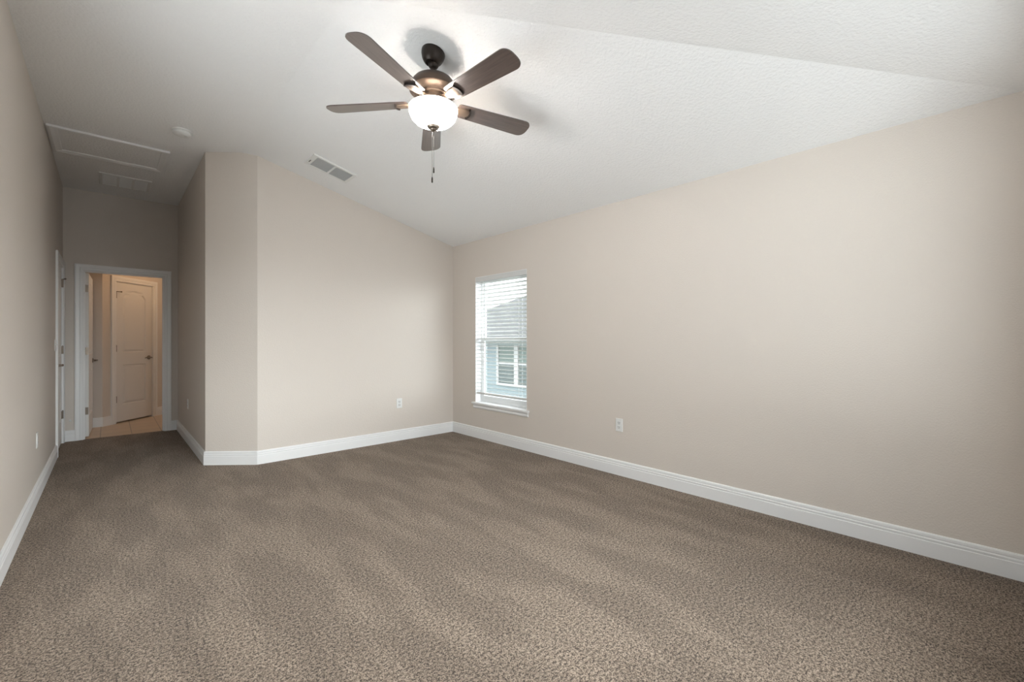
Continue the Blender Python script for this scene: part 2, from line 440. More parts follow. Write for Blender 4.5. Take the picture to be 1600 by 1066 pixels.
bb('baseboard_hall_corner', (DH['x0'] - CW, YH), (XL, YH), 'short white baseboard left of the hall doorway', None, (0, -1))
q = DP + DD * -0.205; q1 = DP + DD * -0.07; q2 = DP + DD * (WC + 0.08); q3 = DP + DD * 1.6
bb('baseboard_bathroom_short', (q.x, q.y), (XL, q.y), 'white baseboard on the short wall beyond the doorway', (-DD.x, -DD.y), None)
bb('baseboard_bathroom_left', (q1.x, q1.y), (q.x, q.y), 'white baseboard left of the angled door', None, (-1, 0))
bb('baseboard_bathroom_right', (q3.x, q3.y), (q2.x, q2.y), 'white baseboard right of the angled door')

# ------------------------------------------------------------------ doors
CAS = [(0.004, 0), (0.004, 0.011), (0.012, 0.015), (0.030, 0.015), (0.034, 0.012), (0.038, 0.017), (0.066, 0.020), (0.079, 0.018), (0.079, 0)]
def door_slab_mesh(w, h, t=0.035):
    """moulded two-panel slab, arched upper panel; local x across, z up, faces at y=0 and y=t"""
    mx = 0.115 * (w / 0.628) ** 0.5
    panels = [(mx, w - mx, 1.005, 1.815, 1.925), (mx, w - mx, 0.245, 0.825, 0.825)]
    def lines(lo, hi, marks, fine=0.005, span=0.055, coarse=0.06):
        s = {lo, hi}
        for a in marks:
            k = -int(span / fine)
            while k <= span / fine:
                v = a + k * fine
                if lo < v < hi: s.add(round(v, 5))
                k += 1
        s = sorted(s); out = [s[0]]
        for v in s[1:]:
            g = v - out[-1]
            if g > coarse:
                n = int(g / coarse) + 1
                b0 = out[-1]
                for i in range(1, n): out.append(b0 + g * i / n)
            if v - out[-1] > 0.002: out.append(v)
        out[-1] = hi
        return out
    xs = lines(0, w, [mx, w - mx]); 
    zs = lines(0, h, [0.245, 0.825, 1.005, 1.815, 1.87, 1.925])
    def sd(x, z, p):
        x0, x1, z0, zsh, zpk = p
        if zpk > zsh:
            c = (x1 - x0) / 2; rise = zpk - zsh; R = (c * c + rise * rise) / (2 * rise)
            cxm, czm = (x0 + x1) / 2, zpk - R
            top = R - math.hypot(x - cxm, z - czm) if z > czm else 9
        else: top = zsh - z
        return min(x - x0, x1 - x, z - z0, top)
    def depth(s):
        if s <= 0: return 0.0
        if s < 0.010: return 0.013 * s / 0.010
        if s < 0.015: return 0.013
        if s < 0.040: return 0.013 - 0.0105 * (s - 0.015) / 0.025
        return 0.0025
    bm = NB()
    sides = []
    for sgn in (0, 1):
        g = []
        for z in zs:
            row = []
            for x in xs:
                dd = depth(max(sd(x, z, p) for p in panels))
                row.append(bm.verts.new((x, dd if sgn == 0 else t - dd, z)))
            g.append(row)
        for i in range(len(zs) - 1):
            for j in range(len(xs) - 1):
                bm.faces.new((g[i][j], g[i][j + 1], g[i + 1][j + 1], g[i + 1][j]))
        sides.append(g)
    a, b = sides
    nz, nx_ = len(zs) - 1, len(xs) - 1
    for i in range(nz):
        bm.faces.new((a[i][0], a[i + 1][0], b[i + 1][0], b[i][0])); bm.faces.new((a[i][nx_], a[i + 1][nx_], b[i + 1][nx_], b[i][nx_]))
    for j in range(nx_):
        bm.faces.new((a[0][j], a[0][j + 1], b[0][j + 1], b[0][j])); bm.faces.new((a[nz][j], a[nz][j + 1], b[nz][j + 1], b[nz][j]))
    return bm
def lever(parent, x, z, side, y_face, out=-1):
    """door lever: round rosette, neck and curved lever; side=-1 points to -x, out=-1 sticks out towards -y"""
    h = bpy.data.objects.new('door_lever', None)
    bm = NB()
    seg = 24
    prof = [(0.0, 0.0), (0.032, 0.0), (0.032, 0.006), (0.026, 0.011), (0.013, 0.013), (0.011, 0.040), (0.0, 0.040)]
    tmp = NB(); lathe(tmp, prof, seg)
    me = bpy.data.meshes.new('t'); tmp.to_mesh(me); tmp.free()
    bm.from_mesh(me); bpy.data.meshes.remove(me)
    bmesh.ops.rotate(bm, verts=bm.verts, cent=(0, 0, 0), matrix=Matrix.Rotation(PI / 2, 3, 'X'))   # +z -> -y
    tube(bm, [(-side * 0.010, -0.046, 0), (0, -0.047, 0), (side * 0.03, -0.047, 0.003), (side * 0.07, -0.046, 0.005), (side * 0.10, -0.044, 0.0), (side * 0.115, -0.042, -0.004)],
         [0.007, 0.0115, 0.0095, 0.008, 0.007, 0.004], 12)
    if out > 0: bmesh.ops.scale(bm, verts=bm.verts, vec=(1, -1, 1))
    bmesh.ops.translate(bm, verts=bm.verts, vec=(x, y_face, z))
    return obj('door_lever', bm, M['nickel'], parent, smooth=True)
def hinge(parent, x, y, z, stop=False, leaf=None, metal='nickel'):
    bm = NB()
    lathe(bm, [(0, -0.045), (0.0065, -0.045), (0.0065, 0.045), (0, 0.045)], 12, (x, y, z))
    lathe(bm, [(0, 0.045), (0.0045, 0.045), (0.006, 0.050), (0, 0.054)], 12, (x, y, z))
    if leaf: box(bm, *leaf[:4], z - 0.045, z + 0.045)
    o = obj('hinge', bm, M[metal], parent, smooth=True)
    if stop:
        b2 = NB()
        tube(b2, [(x, y, z + 0.051), (x + stop * 0.05, y - 0.022, z + 0.051)], 0.005, 8)
        tube(b2, [(x + stop * 0.05, y - 0.022, z + 0.051), (x + stop * 0.062, y - 0.027, z + 0.051)], 0.009, 10)
        lathe(b2, [(0, 0), (0.009, 0), (0.009, 0.006), (0, 0.006)], 12, (x, y, z + 0.048))
        obj('hinge_stop', b2, M[metal], o, smooth=True)
    return o
def doorset(name, loc, rz, w, h, label, hinge_side, lever_z, depth=0.066, closed=True):
    """root at the left foot of the opening, local x along the wall, -y towards the viewer"""
    root = empty(name, (loc[0], loc[1], 0), rz)
    tag(root, label, 'door', kind=ST)
    bm = NB()
    sweep(bm, [(0, 0), (0, h), (w, h), (w, 0)], CAS, lambda a, b, c: (a, -c, b))
    obj('door_casing', bm, M['trim'], root)
    bm = NB()
    box(bm, -0.02, 0, -0.001, depth, 0, h + 0.02); box(bm, w, w + 0.02, -0.001, depth, 0, h + 0.02); box(bm, 0, w, -0.001, depth, h, h + 0.02)
    y_ = 0.044 if closed else 0.06
    if closed:
        box(bm, 0, 0.010, y_, depth, 0, h); box(bm, w - 0.010, w, y_, depth, 0, h); box(bm, 0.010, w - 0.010, y_, depth, h - 0.010, h)
    else:
        box(bm, 0, 0.010, 0.02, 0.085, 0, h); box(bm, w - 0.010, w, 0.02, 0.085, 0, h); box(bm, 0.010, w - 0.010, 0.02, 0.085, h - 0.010, h)
    obj('door_jamb', bm, M['trim'], root)
    return root

# door in the left wall (closed, hinged at the far side)
w1 = D1['y1'] - D1['y0']
r1 = doorset('door_1', (XL, D1['y0']), PI / 2, w1, D1['h'], 'white panelled door seen edge-on in the left wall of the hall', 'R', 0.93)
s = obj('door_slab', door_slab_mesh(w1 - 0.006, 2.03), M['door'], r1, smooth=True, angle=25); s.location = (0.003, 0.006, 0.013)
lever(s, 0.060, 0.925, 1, 0.0)
for z, st in ((0.335, 0), (1.09, 0), (1.865, -1)):
    hinge(r1, w1 + 0.001, -0.004, z, st, (w1 - 0.032, w1 - 0.001, -0.0005, 0.006))
# door of the angled closet wall
r2 = doorset('door_2', (DP.x, DP.y), ANG, WC, 2.055, 'closed white two-panel door with arched top beyond the hall doorway', 'L', 0.93)
s = obj('door_slab', door_slab_mesh(WC - 0.006, 2.028), M['door'], r2, smooth=True, angle=25); s.location = (0.003, 0.006, 0.022)
lever(s, WC - 0.062, 0.915, -1, 0.0)
for z, st in ((0.345, 0), (1.085, 0), (1.86, 1)):
    hinge(r2, 0.003, -0.004, z, st, metal='bronze')
# doorway at the end of the hall, its door swung open into the room beyond
r3 = doorset('door_3', (DH['x0'], YH), 0, DH['x1'] - DH['x0'], DH['h'], 'white cased doorway at the hall end with its door swung open', 'L', 0.93, depth=T, closed=False)
piv = empty('door_leaf', (0.003, T + 0.004, 0.013), math.radians(88.5)); piv.parent = r3
piv_m = door_slab_mesh(0.750, 2.022)
bmesh.ops.translate(piv_m, verts=piv_m.verts, vec=(0.004, -0.037, 0))
bpy.data.objects.remove(piv)
leaf = obj('door_slab', piv_m, M['door'], r3, smooth=True, angle=25)
leaf.location = (0.003, T + 0.004, 0.013); leaf.rotation_euler = (0, 0, math.radians(88.5))
lever(leaf, 0.69, 0.92, -1, -0.037)
lever(leaf, 0.69, 0.92, -1, -0.002, out=1)
for z in (0.33, 1.07, 1.845):
    bm = NB(); lathe(bm, [(0, -0.045), (0.0065, -0.045), (0.0065, 0.045), (0, 0.045)], 12, (0.003, T + 0.004, z))
    box(bm, 0.006, 0.036, T + 0.005, T + 0.0085, z - 0.045, z + 0.045)
    obj('hinge', bm, M['nickel'], r3)
# bumper on the hall end wall
bm = NB(); lathe(bm, [(0, 0), (0.012, 0), (0.011, 0.006), (0.006, 0.010), (0, 0.011)], 16)
bmesh.ops.rotate(bm, verts=bm.verts, cent=(0, 0, 0), matrix=Matrix.Rotation(PI / 2, 3, 'X'))
o = obj('wall_bumper', bm, M['plastic'], smooth=True); o.location = (-0.345, YH, 0.245)
tag(o, 'tiny white round bumper low on the hall end wall left of the doorway', 'bumper')

# ------------------------------------------------------------------ window 1 (right wall)
def window_unit(name, label, plane, a0, a1, z0, z1, zm, fm, sill=True):
    """single-hung vinyl window. fm(a, d, z) maps along-wall, depth behind wall face, height"""
    root = empty(name); tag(root, label, 'window', kind=ST)
    def bxs(bm, A0, A1, d0, d1, Z0, Z1):
        p = [fm(A0, d0, Z0), fm(A1, d1, Z1)]
        box(bm, min(p[0][0], p[1][0]), max(p[0][0], p[1][0]), min(p[0][1], p[1][1]), max(p[0][1], p[1][1]), Z0, Z1)
    def ring(bm, A0, A1, d0, d1, Z0, Z1, ws, wb, wt):
        bxs(bm, A0, A0 + ws, d0, d1, Z0, Z1); bxs(bm, A1 - ws, A1, d0, d1, Z0, Z1)
        bxs(bm, A0 + ws, A1 - ws, d0, d1, Z0, Z0 + wb); bxs(bm, A0 + ws, A1 - ws, d0, d1, Z1 - wt, Z1)
    fw = 0.032
    bm = NB(); ring(bm, a0, a1, 0.085, T, z0, z1, fw, 0.03, fw); obj('window_frame', bm, M['vinyl'], root, bevel=0.002)
    bm = NB(); ring(bm, a0 + fw, a1 - fw, 0.105, 0.125, zm - 0.02, z1 - fw, 0.030, 0.045, 0.03); us = obj('upper_sash', bm, M['vinyl'], root, bevel=0.002)
    bm = NB(); ring(bm, a0 + fw, a1 - fw, 0.083, 0.104, z0 + 0.03, zm + 0.02, 0.040, 0.05, 0.038); ls = obj('lower_sash', bm, M['vinyl'], root, bevel=0.002)
    bm = NB(); bxs(bm, a0 + fw + 0.025, a1 - fw - 0.025, 0.1155, 0.1165, zm, z1 - fw - 0.02); obj('pane', bm, M['glass'], us)
    bm = NB(); bxs(bm, a0 + fw + 0.03, a1 - fw - 0.03, 0.094, 0.095, z0 + 0.06, zm); obj('pane', bm, M['glass'], ls)
    # reveal boards
    bm = NB()
    bxs(bm, a0 - 0.001, a0 + 0.004, -0.0005, 0.09, z0, z1); bxs(bm, a1 - 0.004, a1 + 0.001, -0.0005, 0.09, z0, z1); bxs(bm, a0, a1, -0.0005, 0.09, z1 - 0.004, z1 + 0.001)
    obj('window_reveal', bm, M['trim'], root)
    if sill:
        bm = NB(); bxs(bm, a0, a1, -0.001, 0.10, z0 - 0.02, z0); bxs(bm, a0 - 0.045, a1 + 0.045, -0.034, 0, z0 - 0.02, z0)
        obj('window_sill', bm, M['trim'], root, bevel=0.004)
        bm = NB()
        pr = [(0, 0), (0.008, 0), (0.014, 0.010), (0.014, 0.020), (0.010, 0.030), (0.018, 0.045), (0.018, 0.053), (0, 0.053)]
        vs0 = []; 
        for A in (a0 - 0.030, a1 + 0.030):
            vs0.append([bm.verts.new(fm(A, -p[0], z0 - 0.020 - 0.053 + p[1])) for p in pr])
        for j in range(len(pr)):
            bm.faces.new((vs0[0][j], vs0[0][(j + 1) % len(pr)], vs0[1][(j + 1) % len(pr)], vs0[1][j]))
        bm.faces.new(vs0[0]); bm.faces.new(vs0[1][::-1])
        obj('window_apron', bm, M['trim'], root)
    return root
window_unit('window_1', 'narrow white single-hung window with sill in the right wall', None, RW['y0'], RW['y1'], RW['z0'], RW['z1'], 1.215,
            lambda a, d, z: (XR + d, a, z))
xm = (NW['x0'] + NW['x1']) / 2
window_unit('window_added_near', 'wide white window added unseen behind the viewer for daylight', None, NW['x0'], NW['x1'], NW['z0'], NW['z1'], 1.37,
            lambda a, d, z: (a, YN - d, z), sill=False)

window_unit('window_added_left', 'wide white window added in the unseen near part of the left wall for daylight', None, LW['y0'], LW['y1'], LW['z0'], LW['z1'], 1.37,
            lambda a, d, z: (XL - d, a, z), sill=False)

# blind in window 1: valance, tilted slats, bottom rail, ladder cords
root = empty('window_blind', (XR, (RW['y0'] + RW['y1']) / 2, 0))
tag(root, 'white two-inch horizontal slat blind hanging in the right wall window', 'blind')
hw = (RW['y1'] - RW['y0']) / 2 - 0.006
bm = NB(); box(bm, 0.002, 0.012, -hw - 0.004, hw + 0.004, 1.922, 1.978); box(bm, 0.018, 0.060, -hw, hw, 1.93, 1.975)
obj('valance', bm, M['blind'], root, bevel=0.003)
bm = NB()
tilt = math.radians(11); xc = 0.038; zz = 1.905; pitch = 0.0455
while zz > 0.575:
    c, s_ = math.cos(tilt), math.sin(tilt)
    n = 6; W = 0.050; th = 0.0028
    up_, dn = [], []
    for k in range(n + 1):
        u = -W / 2 + W * k / n
        crown = 0.0022 * (1 - (2 * u / W) ** 2)
        X = xc + u * c; Z = zz - u * s_ + crown
        up_.append((X, Z + th / 2)); dn.append((X, Z - th / 2))
    prof = up_ + dn[::-1]
    A = [bm.verts.new((p[0], -hw, p[1])) for p in prof]; B = [bm.verts.new((p[0], hw, p[1])) for p in prof]
    for j in range(len(prof)):
        bm.faces.new((A[j], A[(j + 1) % len(prof)], B[(j + 1) % len(prof)], B[j]))
    bm.faces.new(A); bm.faces.new(B[::-1])
    zz -= pitch
obj('slats', bm, M['blind'], root)
bm = NB(); box(bm, 0.013, 0.063, -hw, hw, 0.540, 0.562); obj('bottom_rail', bm, M['blind'], root, bevel=0.004)
for yy in (-hw + 0.13, hw - 0.13):
    bm = NB()
    for X in (0.0115, 0.0645): box(bm, X - 0.001, X + 0.001, yy - 0.0012, yy + 0.0012, 0.555, 1.935)
    obj('ladder_cord', bm, M['blind'], root)

# ------------------------------------------------------------------ outside the right window
bm = NB(); box(bm, 3.48, 40, 0.0, 45, -2.9, -2.6)
tag(obj('ground', bm, M['grass']), 'grass ground outside below the window', 'lawn', kind=ST)
nh = empty('house', (9.6, 12.0, -2.6))
tag(nh, 'pale blue neighbouring house with grey shingle roof seen through the blind', 'house')
bm = NB(); box(bm, 0, 9, -7.5, 4.4, 0, 3.78); obj('house_wall', bm, M['siding'], nh)
# hip roof: eave line at x=-0.5, ridge further back
bm = NB(); ez = 3.82; rz_ = ez + 0.5 * 5.0
E0, E1, E2, E3 = (-0.5, -8.0, ez), (9.5, -8.0, ez), (9.5, 4.9, ez), (-0.5, 4.9, ez)
R0, R1 = (4.5, -3.0, rz_), (4.5, -0.1, rz_)
v = {k: bm.verts.new(p) for k, p in dict(E0=E0, E1=E1, E2=E2, E3=E3, R0=R0, R1=R1).items()}
for f in (('E3', 'E0', 'R0', 'R1'), ('E0', 'E1', 'R0'), ('E1', 'E2', 'R1', 'R0'), ('E2', 'E3', 'R1'), ('E3', 'E2', 'E1', 'E0')):
    bm.faces.new([v[k] for k in f])
obj('house_roof', bm, M['shingle'], nh)
bm = NB(); box(bm, -0.53, -0.5, -8.0, 4.9, ez - 0.16, ez + 0.02); box(bm, -0.5, 0, -8, 4.9, ez - 0.06, ez - 0.04); obj('fascia', bm, M['fascia'], nh)
for (ya, yb) in ((-1.72, -0.94), (-2.70, -1.90)):
    bm = NB(); Z0, Z1 = 2.40, 3.68
    box(bm, -0.05, 0.02, ya - 0.09, ya, Z0 - 0.08, Z1 + 0.08); box(bm, -0.05, 0.02, yb, yb + 0.09, Z0 - 0.08, Z1 + 0.08)
    box(bm, -0.05, 0.02, ya, yb, Z0 - 0.08, Z0); box(bm, -0.05, 0.02, ya, yb, Z1, Z1 + 0.08)
    box(bm, -0.03, 0.01, ya, yb, 3.03, 3.08)
    wf = obj('house_window', bm, M['nwhite'], nh)
    bm = NB(); box(bm, -0.015, -0.005, ya, yb, Z0, 3.05); obj('pane', bm, M['nblind'], wf)
    bm = NB(); box(bm, -0.012, -0.004, ya, yb, 3.05, Z1); obj('pane', bm, M['npane'], wf)

# ------------------------------------------------------------------ ceiling fan
FX, FY = 1.414, 2.224
ZB = 2.605                        # blade plane
zc = zceil(FX, FY)
fan = empty('ceiling_fan', (FX, FY, zc))
tag(fan, 'dark bronze five-blade ceiling fan with a lit white glass bowl and pull chains', 'ceiling fan')
def fz(z): return z - zc
slope_rot = Matrix.Rotation(math.atan(SL), 3, 'Y')
bm = NB()
lathe(bm, [(0, 0.012), (0.066, 0.012), (0.070, -0.002), (0.068, -0.018), (0.060, -0.042), (0.046, -0.062), (0.034, -0.070), (0.030, -0.066), (0, -0.060)], 40)
bmesh.ops.rotate(bm, verts=bm.verts, cent=(0, 0, 0), matrix=slope_rot)
obj('canopy', bm, M['darkbronze'], fan, smooth=True)
bm = NB()
lathe(bm, [(0, -0.050), (0.022, -0.052), (0.030, -0.064), (0.030, -0.078), (0.022, -0.090), (0.0135, -0.094), (0.0135, fz(2.775)), (0.024, fz(2.772)), (0.026, fz(2.752)), (0, fz(2.750))], 32)
obj('downrod', bm, M['darkbronze'], fan, smooth=True)
bm = NB()
lathe(bm, [(0, fz(2.764)), (0.040, fz(2.762)), (0.085, fz(2.752)), (0.112, fz(2.738)), (0.118, fz(2.730)), (0.122, fz(2.726)), (0.133, fz(2.705)), (0.140, fz(2.682)), (0.140, fz(2.674)),
           (0.134, fz(2.668)), (0.118, fz(2.660)), (0.112, fz(2.652)), (0.100, fz(2.648)), (0.096, fz(2.640)), (0.090, fz(2.636)), (0, fz(2.636))], 56)
obj('motor_housing', bm, M['bronze'], fan, smooth=True, angle=28)
bm = NB()
lathe(bm, [(0, fz(2.640)), (0.078, fz(2.640)), (0.080, fz(2.632)), (0.080, fz(2.616)), (0.074, fz(2.610)), (0.055, fz(2.606)), (0.048, fz(2.600)), (0.048, fz(2.588)), (0.118, fz(2.584)), (0.120, fz(2.580)), (0.118, fz(2.577)), (0.030, fz(2.576)), (0.006, fz(2.572)),  # wide pan over the bowl is added to block light going up
           (0.006, fz(2.470)), (0, fz(2.470))], 40)
obj('light_fitter', bm, M['iron'], fan, smooth=True, angle=28)
# glass bowl, open at the top
bo = [(0.138, 2.578), (0.1425, 2.574), (0.1430, 2.562), (0.139, 2.540), (0.127, 2.515), (0.106, 2.494), (0.078, 2.480), (0.045, 2.472), (0.012, 2.469)]
bi = [(0.012, 2.473), (0.045, 2.476), (0.077, 2.484), (0.103, 2.498), (0.123, 2.518), (0.135, 2.542), (0.139, 2.562), (0.137, 2.574)]
bm = NB(); lathe(bm, [(r_, fz(z_)) for r_, z_ in bo + bi + bo[:1]], 56)
obj('glass_bowl', bm, M['bowl'], fan, smooth=True, angle=60)
bm = NB(); lathe(bm, [(0, fz(2.474)), (0.036, fz(2.4755)), (0.037, fz(2.466)), (0.031, fz(2.456)), (0.018, fz(2.451)), (0.013, fz(2.443)), (0.006, fz(2.439)), (0, fz(2.438))], 28)
obj('finial', bm, M['nickel'], fan, smooth=True, angle=30)
# blades with their arms
def rounded_blade():
    r0, r1_ = 0.150, 0.653
    w0, w1_ = 0.054, 0.070
    pts = []
    def half(r): return w0 + (w1_ - w0) * min(1, (r - r0) / (r1_ - r0 - 0.05))
    N = 10
    top = []
    rc = 0.018
    for k in range(5):
        a = PI / 2 * k / 4
        top.append((r0 + rc - rc * math.cos(a), w0 - rc + rc * math.sin(a)))
    for k in range(1, N + 1):
        r_ = r0 + rc + (r1_ - 0.062 - r0 - rc) * k / N
        top.append((r_, half(r_)))
    a_ = 0.062
    for k in range(1, 15):
        th = PI / 2 * k / 15
        top.append((r1_ - a_ + a_ * math.sin(th) ** (2 / 2.7), w1_ * math.cos(th) ** (2 / 2.7)))
    return top + [(x, -y) for x, y in top[::-1]]
out = rounded_blade()
t_ = 0.006
bm = NB()
hi = [bm.verts.new((x, y, t_ / 2)) for x, y in out]; lo = [bm.verts.new((x, y, -t_ / 2)) for x, y in out]
bm.faces.new(hi); bm.faces.new(lo[::-1])
for i in range(len(out)):
    j = (i + 1) % len(out); bm.faces.new((lo[i], lo[j], hi[j], hi[i]))
proto = obj('fan_blade', bm, M['blade'], fan)
# blade arm: curved shoulder plate under the blade narrowing to the hub
bm = NB()
secs = [(0.070, 0.018, 0.012, 0.010), (0.100, 0.017, 0.004, 0.010), (0.130, 0.020, -0.004, 0.008), (0.158, 0.030, -0.007, 0.006), (0.185, 0.034, -0.007, 0.006), (0.212, 0.034, -0.007, 0.006), (0.226, 0.022, -0.006, 0.004)]
rings = []
for (r_, w_, z_, h_) in secs:
    rings.append([bm.verts.new((r_, y, z)) for y, z in ((-w_, z_ + h_ / 2), (-w_ * 0.9, z_ - h_ / 2), (-w_ * 0.4, z_ - h_ / 2 - 0.003), (w_ * 0.4, z_ - h_ / 2 - 0.003), (w_ * 0.9, z_ - h_ / 2), (w_, z_ + h_ / 2))])
for A, B in zip(rings, rings[1:]):
    for k in range(6): bm.faces.new((A[k], A[(k + 1) % 6], B[(k + 1) % 6], B[k]))
bm.faces.new(rings[0]); bm.faces.new(rings[-1][::-1])
arm = obj('blade_arm', bm, M['iron'], proto, smooth=True, angle=40)
bm = NB()
# dark raised lip across the arm's outer end
for k in range(12):
    a0_, a1_ = -0.62 + 1.24 * k / 12, -0.62 + 1.24 * (k + 1) / 12
    q = []
    for a_ in (a0_, a1_):
        for rr in (0.058, 0.070):
            for z_ in (-0.016, -0.003):
                q.append(bm.verts.new((0.168 + rr * math.cos(a_), rr * math.sin(a_), z_)))
    for f in ((0, 1, 3, 2), (4, 6, 7, 5), (0, 4, 5, 1), (2, 3, 7, 6), (0, 2, 6, 4), (1, 5, 7, 3)): bm.faces.new([q[i] for i in f])
lip = obj('arm_lip', bm, M['darkbronze'], proto)
BP = math.radians(-12)
kids = list(proto.children)
for i in range(5):
    b = proto if i == 0 else proto.copy()
    if i:
        C.objects.link(b); b.parent = fan
        for ch in kids:
            c2 = ch.copy(); C.objects.link(c2); c2.parent = b
    b.location = (0, 0, fz(ZB))
    b.rotation_mode = 'XYZ'
    b.rotation_euler = (BP, 0, math.radians(203.3 + 72 * i))
# pull chains
for (px, py, ztop, zbot, zk) in ((-0.006, 0.004, 2.442, 2.168, 2.132), (0.010, 0.012, 2.442, 2.232, 2.196)):
    bm = NB()
    tube(bm, [(px * 0.3, py * 0.3, fz(2.443)), (px, py, fz(2.42)), (px, py, fz(zbot))], 0.0013, 6)
    ch = obj('pull_chain', bm, M['chain'], fan)
    bm = NB(); lathe(bm, [(0, fz(zbot) + 0.002), (0.0025, fz(zbot)), (0.0045, fz(zbot) - 0.012), (0.0045, fz(zk) + 0.004), (0, fz(zk))], 12, (px, py, 0))
    obj('chain_pull', bm, M['darkbronze'], ch, smooth=True)
# two bulbs inside the bowl
for sg in (-1, 1):
    d = bpy.data.lights.new('fan_bulb', 'POINT'); d.energy = 7.0; d.color = (1.0, 0.84, 0.64); d.shadow_soft_size = 0.022
    o = bpy.data.objects.new('fan_bulb', d); C.objects.link(o); o.parent = fan
    o.location = (0.075 * sg * math.cos(0.4), 0.075 * sg * math.sin(0.4), fz(2.556))

# ------------------------------------------------------------------ ceiling fittings
# smoke detector
o = empty('smoke_detector', (0.461, 4.726, ZF))
tag(o, 'round white smoke detector on the ceiling at the hall mouth', 'smoke detector')
bm = NB(); lathe(bm, [(0, 0), (0.068, 0), (0.070, -0.004), (0.070, -0.012), (0.066, -0.014), (0.062, -0.016), (0.062, -0.020), (0.066, -0.022), (0.064, -0.034), (0.052, -0.042), (0.030, -0.046), (0, -0.047)], 40)
obj('detector_body', bm, M['plastic'], o, smooth=True, angle=30)
bm = NB(); lathe(bm, [(0, -0.045), (0.013, -0.046), (0.013, -0.050), (0, -0.051)], 20, (0.028, -0.012, 0.002)); obj('test_button', bm, M['grille'], o, smooth=True)

# supply vent in the slope
va = empty('supply_vent', (1.580, 4.305, zceil(1.580, 4.305)))
va.rotation_euler = (0, math.atan(SL), 0)
tag(va, 'white rectangular air register with two louvre banks on the sloped ceiling', 'vent')
LX, LY = 0.208, 0.138
bm = NB()
fr = 0.030
box(bm, -LX, LX, -LY, -LY + fr, -0.010, 0.004); box(bm, -LX, LX, LY - fr, LY, -0.010, 0.004)
box(bm, -LX, -LX + 0.045, -LY + fr, LY - fr, -0.010, 0.004); box(bm, LX - fr, LX, -LY + fr, LY - fr, -0.010, 0.004)
box(bm, -0.002, 0.016, -LY + fr, LY - fr, -0.010, 0.004)
obj('vent_frame', bm, M['plastic'], va, bevel=0.003)
bm = NB(); box(bm, -LX + 0.03, LX - 0.02, -LY + 0.02, LY - 0.02, 0.001, 0.003); obj('vent_backing', bm, M['duct'], va)
for xa, xb in ((-LX + 0.045, -0.002), (0.016, LX - fr)):
    bm = NB(); k = -LY + fr + 0.006
    while k < LY - fr - 0.004:
        q = [bm.verts.new(p) for p in ((xa, k, -0.0085), (xb, k, -0.0085), (xb, k + 0.010, -0.0005), (xa, k + 0.010, -0.0005),
                                       (xa, k + 0.0012, -0.0095), (xb, k + 0.0012, -0.0095), (xb, k + 0.0112, -0.0015), (xa, k + 0.0112, -0.0015))]
        for f in ((0, 1, 2, 3), (4, 5, 6, 7), (0, 1, 5, 4), (2, 3, 7, 6), (0, 3, 7, 4), (1, 2, 6, 5)): bm.faces.new([q[i] for i in f])
        k += 0.0125
    obj('louvre', bm, M['grille'], va)
bm = NB(); box(bm, -LX + 0.014, -LX + 0.022, 0.0, 0.05, -0.014, -0.009); obj('damper_lever', bm, M['chain'], va)

# attic hatch
hx0, hx1, hy0, hy1 = -0.392, 0.430, 5.330, 6.005
ah = empty('attic_hatch', ((hx0 + hx1) / 2, (hy0 + hy1) / 2, ZF - 0.001))
tag(ah, 'large rectangular attic access panel with white moulding in the hall ceiling', 'hatch')
bm = NB(); X, Y = (hx1 - hx0) / 2, (hy1 - hy0) / 2
AC = [(0, 0), (0, 0.016), (0.020, 0.020), (0.042, 0.014), (0.060, 0.011), (0.064, 0.006), (0.064, 0)]
# closed moulding ring, mitred
path = [(-X, -Y), (X, -Y), (X, Y), (-X, Y)]
rings = []
for i, p in enumerate(path):
    p = Vector(p); d0 = (p - Vector(path[i - 1])).normalized(); d1 = (Vector(path[(i + 1) % 4]) - p).normalized()
    n0, n1 = Vector((-d0.y, d0.x)), Vector((-d1.y, d1.x)); mt = (n0 + n1) / (1 + n0.dot(n1))
    rings.append([bm.verts.new((p.x + mt.x * a, p.y + mt.y * a, -b)) for a, b in AC])
for i in range(4):
    A, B = rings[i], rings[(i + 1) % 4]
    for j in range(len(AC)): bm.faces.new((A[j], A[(j + 1) % len(AC)], B[(j + 1) % len(AC)], B[j]))
obj('hatch_moulding', bm, M['trim'], ah)
bm = NB(); box(bm, -X + 0.060, X - 0.060, -Y + 0.060, Y - 0.060, -0.004, 0.0); obj('hatch_panel', bm, M['ceil'], ah)

# return air grille
gx0, gx1, gy0, gy1 = -0.083, 0.357, 6.470, 6.945
rg = empty('return_grille', ((gx0 + gx1) / 2, (gy0 + gy1) / 2, ZF))
tag(rg, 'white return air grille in three sections on the ceiling near the hall end', 'vent')
bm = NB(); X, Y = (gx1 - gx0) / 2, (gy1 - gy0) / 2; fr = 0.028
box(bm, -X, X, -Y, -Y + fr, -0.010, 0); box(bm, -X, X, Y - fr, Y, -0.010, 0)
box(bm, -X, -X + fr, -Y + fr, Y - fr, -0.010, 0); box(bm, X - fr, X, -Y + fr, Y - fr, -0.010, 0)
obj('grille_frame', bm, M['plastic'], rg, bevel=0.002)
bm = NB()
for k in (1, 2):
    x = -X + fr + (2 * X - 2 * fr) * k / 3; box(bm, x - 0.009, x + 0.009, -Y + fr, Y - fr, -0.0115, -0.001)
obj('grille_bar', bm, M['plastic'], rg)
bm = NB(); box(bm, -X + 0.02, X - 0.02, -Y + 0.02, Y - 0.02, -0.002, 0); obj('grille_backing', bm, M['filter'], rg)
bm = NB(); k = -Y + fr + 0.008
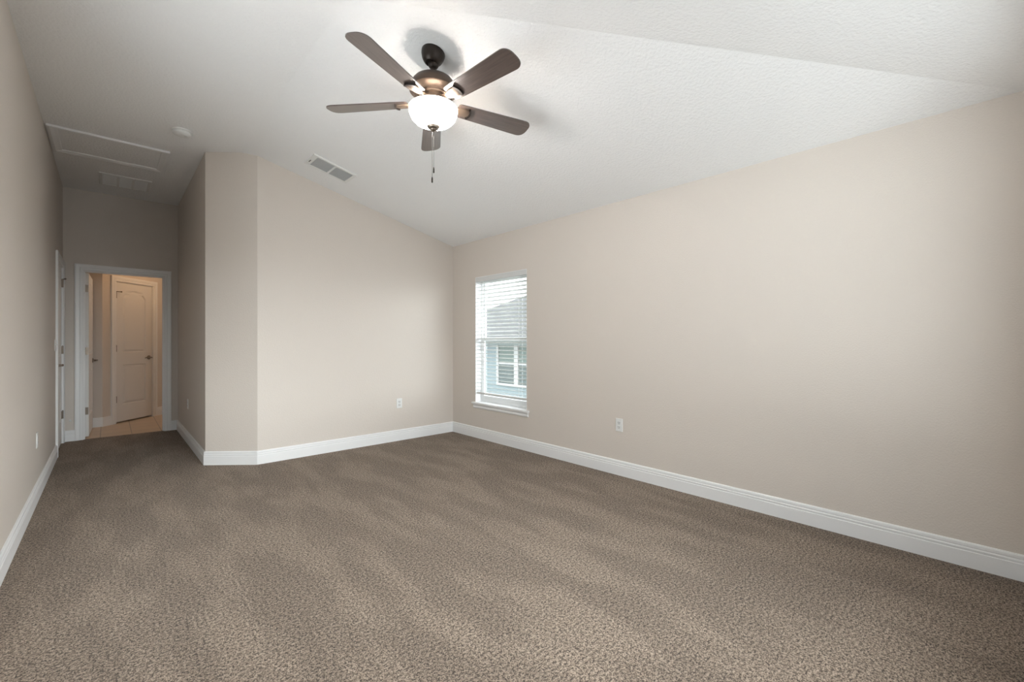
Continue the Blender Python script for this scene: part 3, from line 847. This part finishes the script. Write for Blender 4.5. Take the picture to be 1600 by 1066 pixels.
while k < Y - fr - 0.008:
    q = [bm.verts.new(p) for p in ((-X + fr, k, -0.0025), (X - fr, k, -0.0025), (X - fr, k + 0.0085, -0.0085), (-X + fr, k + 0.0085, -0.0085),
                                   (-X + fr, k + 0.0015, -0.0015), (X - fr, k + 0.0015, -0.0015), (X - fr, k + 0.010, -0.0075), (-X + fr, k + 0.010, -0.0075))]
    for f in ((0, 1, 2, 3), (4, 5, 6, 7), (0, 1, 5, 4), (2, 3, 7, 6), (0, 3, 7, 4), (1, 2, 6, 5)): bm.faces.new([q[i] for i in f])
    k += 0.0145
obj('louvre', bm, M['grille'], rg)

# ------------------------------------------------------------------ outlets and switches (local -y points into the room)
def outlet_parts(root):
    bm = NB(); box(bm, -0.036, 0.036, -0.006, 0, -0.058, 0.058); obj('cover_plate', bm, M['plastic'], root, bevel=0.003)
    for zz in (-0.0195, 0.0195):
        bm = NB(); box(bm, -0.017, 0.017, -0.0085, -0.005, zz - 0.0145, zz + 0.0145); sk = obj('socket', bm, M['grille'], root, bevel=0.003)
        bm = NB()
        box(bm, -0.0085, -0.0060, -0.0090, -0.0080, zz - 0.002, zz + 0.008); box(bm, 0.0060, 0.0085, -0.0090, -0.0080, zz - 0.002, zz + 0.007)
        box(bm, -0.0025, 0.0025, -0.0090, -0.0080, zz - 0.011, zz - 0.006)
        obj('socket_slots', bm, M['slot'], sk)
    bm = NB(); box(bm, -0.003, 0.003, -0.0075, -0.005, -0.003, 0.003); obj('screw', bm, M['grille'], root)
spots = [((XR, 2.218, 0.447), -PI / 2, 'white duplex outlet on the right wall to the right of the window'),
         ((2.563, YB, 0.447), 0, 'white duplex outlet on the far wall left of the room corner'),
         ((XL, 4.85, 0.447), PI / 2, 'white duplex outlet low on the left wall before the hall'),
         ((XH, 6.36, 0.455), -PI / 2, 'white duplex outlet low on the right side wall of the hall')]
first = None
for loc, rz, lab in spots:
    if first is None:
        r_ = empty('wall_outlet', loc, rz); outlet_parts(r_); first = r_
    else:
        r_ = first.copy(); C.objects.link(r_); r_.location = loc; r_.rotation_euler = (0, 0, rz)
        for ch in list(first.children):
            c2 = ch.copy(); C.objects.link(c2); c2.parent = r_
            for g in ch.children:
                g2 = g.copy(); C.objects.link(g2); g2.parent = c2
    tag(r_, lab, 'outlet', 'wall outlets')
sw = empty('light_switch', (XL, 6.37, 1.152), PI / 2)
tag(sw, 'white wall switch plate on the left wall just before the hall door', 'switch')
bm = NB(); box(bm, -0.058, 0.058, -0.006, 0, -0.058, 0.058); obj('cover_plate', bm, M['plastic'], sw, bevel=0.003)
for xx in (-0.023, 0.023):
    bm = NB(); box(bm, xx - 0.005, xx + 0.005, -0.016, -0.005, -0.004, 0.012); obj('toggle', bm, M['plastic'], sw, bevel=0.002)
